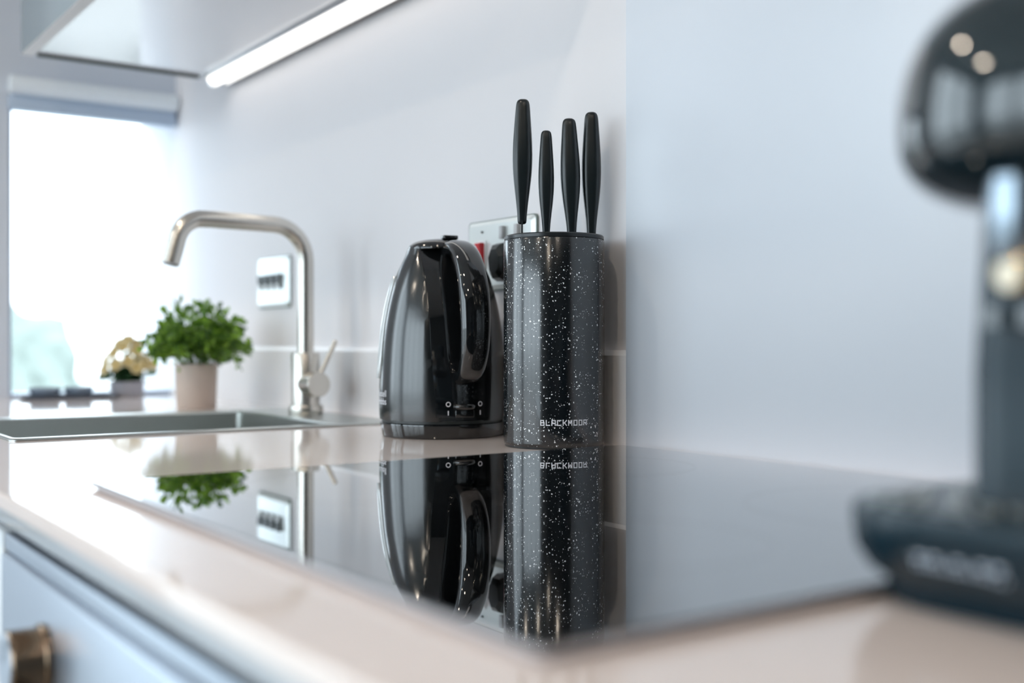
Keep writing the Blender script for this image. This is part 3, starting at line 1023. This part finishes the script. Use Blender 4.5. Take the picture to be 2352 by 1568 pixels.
rng = random.Random(11)
stems = []
for i in range(46):
    a = i * 2.39996
    q = math.sqrt((i + .5) / 46)
    el = R(88 - 96 * q)
    rr = .088 * rng.uniform(.82, 1.12)
    tip = Vector((math.cos(a) * math.cos(el) * rr, math.sin(a) * math.cos(el) * rr, .100 + math.sin(el) * rr * .96))
    b = Vector((math.cos(a) * .014 * q, math.sin(a) * .014 * q, .063))
    mid = b.lerp(tip, .5) + Vector((0, 0, .014))
    stems.append([b, mid, tip])
for a, zz, rr in ((R(40), .062, .086), (R(200), .075, .085), (R(60), .085, .092)):          # drooping sprigs
    stems.append([Vector((0, 0, .063)), Vector((math.cos(a) * .05, math.sin(a) * .05, .125)), Vector((math.cos(a) * rr, math.sin(a) * rr, zz))])
multi('stems', [tube_data(catmull(s, 4), .0008, 5, Vector((.3, .9, .1))) for s in stems], 'stem', pp)['kind'] = 'stuff'
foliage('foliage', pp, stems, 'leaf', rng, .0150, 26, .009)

# ================================================================== FLOWER POT BY THE WINDOW
fp = thing('flower_pot', 'small grey pot of cream flowers standing against the window', 'flowers', (-2.352, -0.122, TOP))
v, f = loft_data([circ(r, z, 40) for r, z in ((.029, 0), (.032, .002), (.0345, .027), (.0345, .031), (.032, .031), (.031, .026))], True, False)
obj('pot', v, f, 'greypot', fp, True, 40)
lathe('soil', [(.0305, .024), (.0305, .027), (0, .029)], 'soil', fp, 24)
rng = random.Random(5)
fst = []
for i in range(26):
    a = i * 2.4
    q = math.sqrt((i + .5) / 26)
    tip = Vector((math.cos(a) * .050 * q, math.sin(a) * .050 * q, .056 + .062 * (1 - q) + rng.uniform(-.006, .012)))
    fst.append([Vector((0, 0, .026)), Vector((tip.x * .5, tip.y * .5, .05)), tip])
multi('stems', [tube_data(catmull(s, 3), .001, 5, Vector((.3, .9, .1))) for s in fst], 'stem', fp)['kind'] = 'stuff'
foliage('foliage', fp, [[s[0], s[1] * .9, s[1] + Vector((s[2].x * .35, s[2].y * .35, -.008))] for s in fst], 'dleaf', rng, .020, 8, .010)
for s in fst:
    tip = s[2]
    nrm = (Vector((tip.x, tip.y, .03)) + Vector((.02, -.02, 0))).normalized()
    u = nrm.cross(Vector((0, 0, 1))).normalized()
    w = nrm.cross(u)
    V, F = [], []
    for k in range(7):
        a = 2 * math.pi * k / 7
        d = u * math.cos(a) + w * math.sin(a)
        e_ = u * -math.sin(a) + w * math.cos(a)
        n0 = len(V)
        V += [tip, tip + d * .009 + e_ * .007 + nrm * .002, tip + d * .016 + nrm * .004, tip + d * .009 - e_ * .007 + nrm * .002,
              tip - nrm * .001, tip + d * .009 - nrm * .0005]
        F += [(n0, n0 + 1, n0 + 2, n0 + 3), (n0 + 4, n0 + 3, n0 + 2, n0 + 5), (n0 + 4, n0 + 5, n0 + 2, n0 + 1)]
    b = obj('blossom', V, F, 'petal', fp)
    vv, ff = loft_data([[tip + nrm * h_ + (u * math.cos(2 * math.pi * j / 10) + w * math.sin(2 * math.pi * j / 10)) * r_ for j in range(10)] for r_, h_ in ((.0042, 0), (.0042, .002), (.002, .0038))])
    obj('blossom_centre', vv, ff, 'petal2', b)

# low slate tray with two dishes beside it
tr = loft('slate_tray', [rrect(-2.362, -2.302, -0.325, -0.155, .012, TOP, 5), rrect(-2.366, -2.298, -0.329, -0.151, .014, TOP + .008, 5), rrect(-2.363, -2.301, -0.326, -0.154, .012, TOP + .008, 5), rrect(-2.360, -2.304, -0.323, -0.157, .012, TOP + .004, 5)], 'tray')
tag(tr, 'low dark slate tray on the worktop under the window', 'tray')
for cy, r, lab in ((-0.285, .030, 'blue-grey glazed dish on the slate tray, farther from the flowers'), (-0.222, .028, 'blue-grey glazed dish on the slate tray, nearer the flowers')):
    d = thing('glazed_dish', lab, 'dish', (-2.332, cy, TOP + .0042), 0, 'dishes on the slate tray')
    v, f = loft_data([circ(rr, z, 40) for rr, z in ((r * .55, 0), (r * .85, .004), (r, .014), (r, .0185), (r - .002, .0185), (r * .8, .007), (r * .4, .004))], True, True)
    obj('bowl', v, f, 'dish', d, True, 50)

# ================================================================== COFFEE MACHINE
cm = thing('coffee_machine', 'glossy black pod coffee machine at the right edge beside the hob', 'coffee machine', (0, CAM_Y, TOP))
# base, undercut towards the room
rings = []
for z, x0, y0, x1, y1, rad in ((0.0, -.325, .414, -.130, .640, .036), (.006, -.326, .412, -.130, .640, .036), (.009, -.326, .411, -.130, .645, .038), (.015, -.330, .401, -.128, .650, .042),
                               (.024, -.333, .393, -.126, .655, .046), (.034, -.3335, .389, -.125, .657, .050), (.0405, -.333, .388, -.124, .658, .050), (.043, -.332, .389, -.124, .657, .050)):
    rings.append(rrect(x0, x1, y0, y1, rad, z, 10))
loft('base', rings, 'machsat', cm, True, 50)
# drip tray slats, each a bar lying diagonally across the front of the base
tray = loft('drip_tray', [rrect(-.324, -.150, .397, .600, .045, .0420, 10), rrect(-.324, -.150, .397, .600, .045, .0436, 10)], 'machsat', cm, True, 40)
for i in range(11):
    s0 = -.060 + i * .0125
    c0 = Vector((-.285, .455, 0)) + Vector((.75, .66, 0)) * s0
    hl = .050 if 2 < i < 9 else .036
    d = Vector((.66, -.75, 0))
    nn = Vector((.75, .66, 0))
    pts4 = []
    for z in (.0436, .0460):
        pts4.append([Vector((0, 0, 0)) + (c0 + d * a * hl + nn * b * .0034).to_2d().to_3d() + Vector((0, 0, z)) for a, b in ((-1, -1), (1, -1), (1, 1), (-1, 1))])
    pts4 = [[p for p in rg] for rg in pts4]
    cxm = sum(p.x for p in pts4[0]) / 4
    cym = sum(p.y for p in pts4[0]) / 4
    if cxm > -.215 or cym > .56:
        continue
    v, f = loft_data([[tuple((max(-.318, p.x), max(.402, p.y), p.z)) for p in rg] for rg in pts4])
    obj('slat', v, f, 'machtray', cm)
# column
rings = []
for z, g in ((.0436, .004), (.049, .0), (.10, .0), (.18, -.003), (.215, -.003)):
    rings.append(rrect(-.284 - g, -.140, .424 - g, .640, .022, z, 10))
loft('column', rings, 'machsat', cm, True, 50)
# head: a bulging rounded hood
rings = []
HXc, HYc, HZc = -.256, .469, .205
for i in range(25):
    ph = R(-90 + 180 * i / 24)
    c_, s_ = math.cos(ph), math.sin(ph)
    rr = abs(c_) ** (2 / 2.5)
    zz = math.copysign(abs(s_) ** (2 / (2.3 if s_ > 0 else 2.9)), s_)
    z = HZc + (0.062 if zz > 0 else 0.040) * zz
    rx, ry = .0715 * rr, .0715 * rr
    rings.append([(HXc + rx * math.cos(2 * math.pi * j / 64) + (.05 * rr if math.cos(2 * math.pi * j / 64) > .0 else 0) * math.cos(2 * math.pi * j / 64),
                   HYc + ry * math.sin(2 * math.pi * j / 64) + (.05 * rr if math.sin(2 * math.pi * j / 64) > 0 else 0) * math.sin(2 * math.pi * j / 64), z) for j in range(64)])
loft('head', rings, 'machine', cm, True, 60)
loft('lid', [rrect(-.262, -.180, .445, .560, .02, .262, 6), rrect(-.260, -.182, .447, .558, .02, .276, 6), rrect(-.255, -.187, .452, .553, .018, .280, 6)], 'machsat', cm, True, 40)
# brew outlet under the head
NXc, NYc = -.2500, .4165
lathe('outlet_block', [(.011, .176), (.0118, .168), (.0118, .146), (.010, .143), (0, .143)], 'darkchrome', cm, 40, cx=NXc, cy=NYc)
kn = cyl_between('outlet_knob', (NXc + .004, NYc + .002, .1385), (NXc + .001, NYc - .009, .1385), .0078, 'brass', cm, 36, .0010)
cyl_between('knob_face', (NXc + .001, NYc - .0088, .1385), (NXc + .0008, NYc - .0096, .1385), .0068, 'cream', kn, 36)
loft('outlet_ledge', [rrect(NXc - .013, NXc + .025, NYc - .010, NYc + .02, .006, .118, 5), rrect(NXc - .013, NXc + .025, NYc - .010, NYc + .02, .006, .1255, 5)], 'machine', cm, True, 40)
# pale lettering along the undercut of the base, too blurred to read: seven upright glyph shapes
V, F = [], []
x = -.2800
for i, (wd, hgt) in enumerate(((.0048, .0082), (.0046, .0082), (.0018, .0082), (.0044, .0082), (.0018, .0082), (.0046, .0082), (.0048, .0100))):
    for (a, b) in (((0, .0016), (0, 1)), ((wd - .0016, wd), (0, 1)), ((0, wd), (.42, .62))):
        if wd < .002 and (a, b) != ((0, .0016), (0, 1)):
            continue
        k = len(V)
        for xx, t in ((x + a[0], b[0]), (x + a[1], b[0]), (x + a[1], b[1]), (x + a[0], b[1])):
            # position on the sloping undercut between z .016 and .032
            z = .0265 + (t - .5) * hgt
            yy = .3925 + max(0, .0245 - z) * 0.95 - .0012
            V.append((xx, yy, z))
        F.append((k, k + 1, k + 2, k + 3))
    x += wd + .0020
obj('pale_lettering', V, F, 'machtext', cm)

# ================================================================== CEILING DOWNLIGHTS
for i, (x, y) in enumerate(((-1.7, -1.15), (-0.35, -1.15), (1.0, -1.15), (-1.7, -2.4), (-0.35, -2.4), (1.0, -2.4))):
    side = ('near the kitchen run', 'farther back in the room')[i // 3]
    pos = ('left', 'middle', 'right')[i % 3]
    dl = thing('ceiling_downlight', 'small warm recessed ceiling downlight, %s one %s' % (pos, side), 'light', (x, y, ZC), 0, 'ceiling downlights')
    v, f = loft_data([circ(r, z, 32) for r, z in ((.068, 0), (.067, -.003), (.056, -.003), (.054, -.0005))], False, False)
    obj('bezel', v, f, 'chrome', dl, True, 40)
    lathe('lamp_face', [(.054, -.0004), (.053, -.0015), (0, -.0015)], 'lamp', dl, 24)
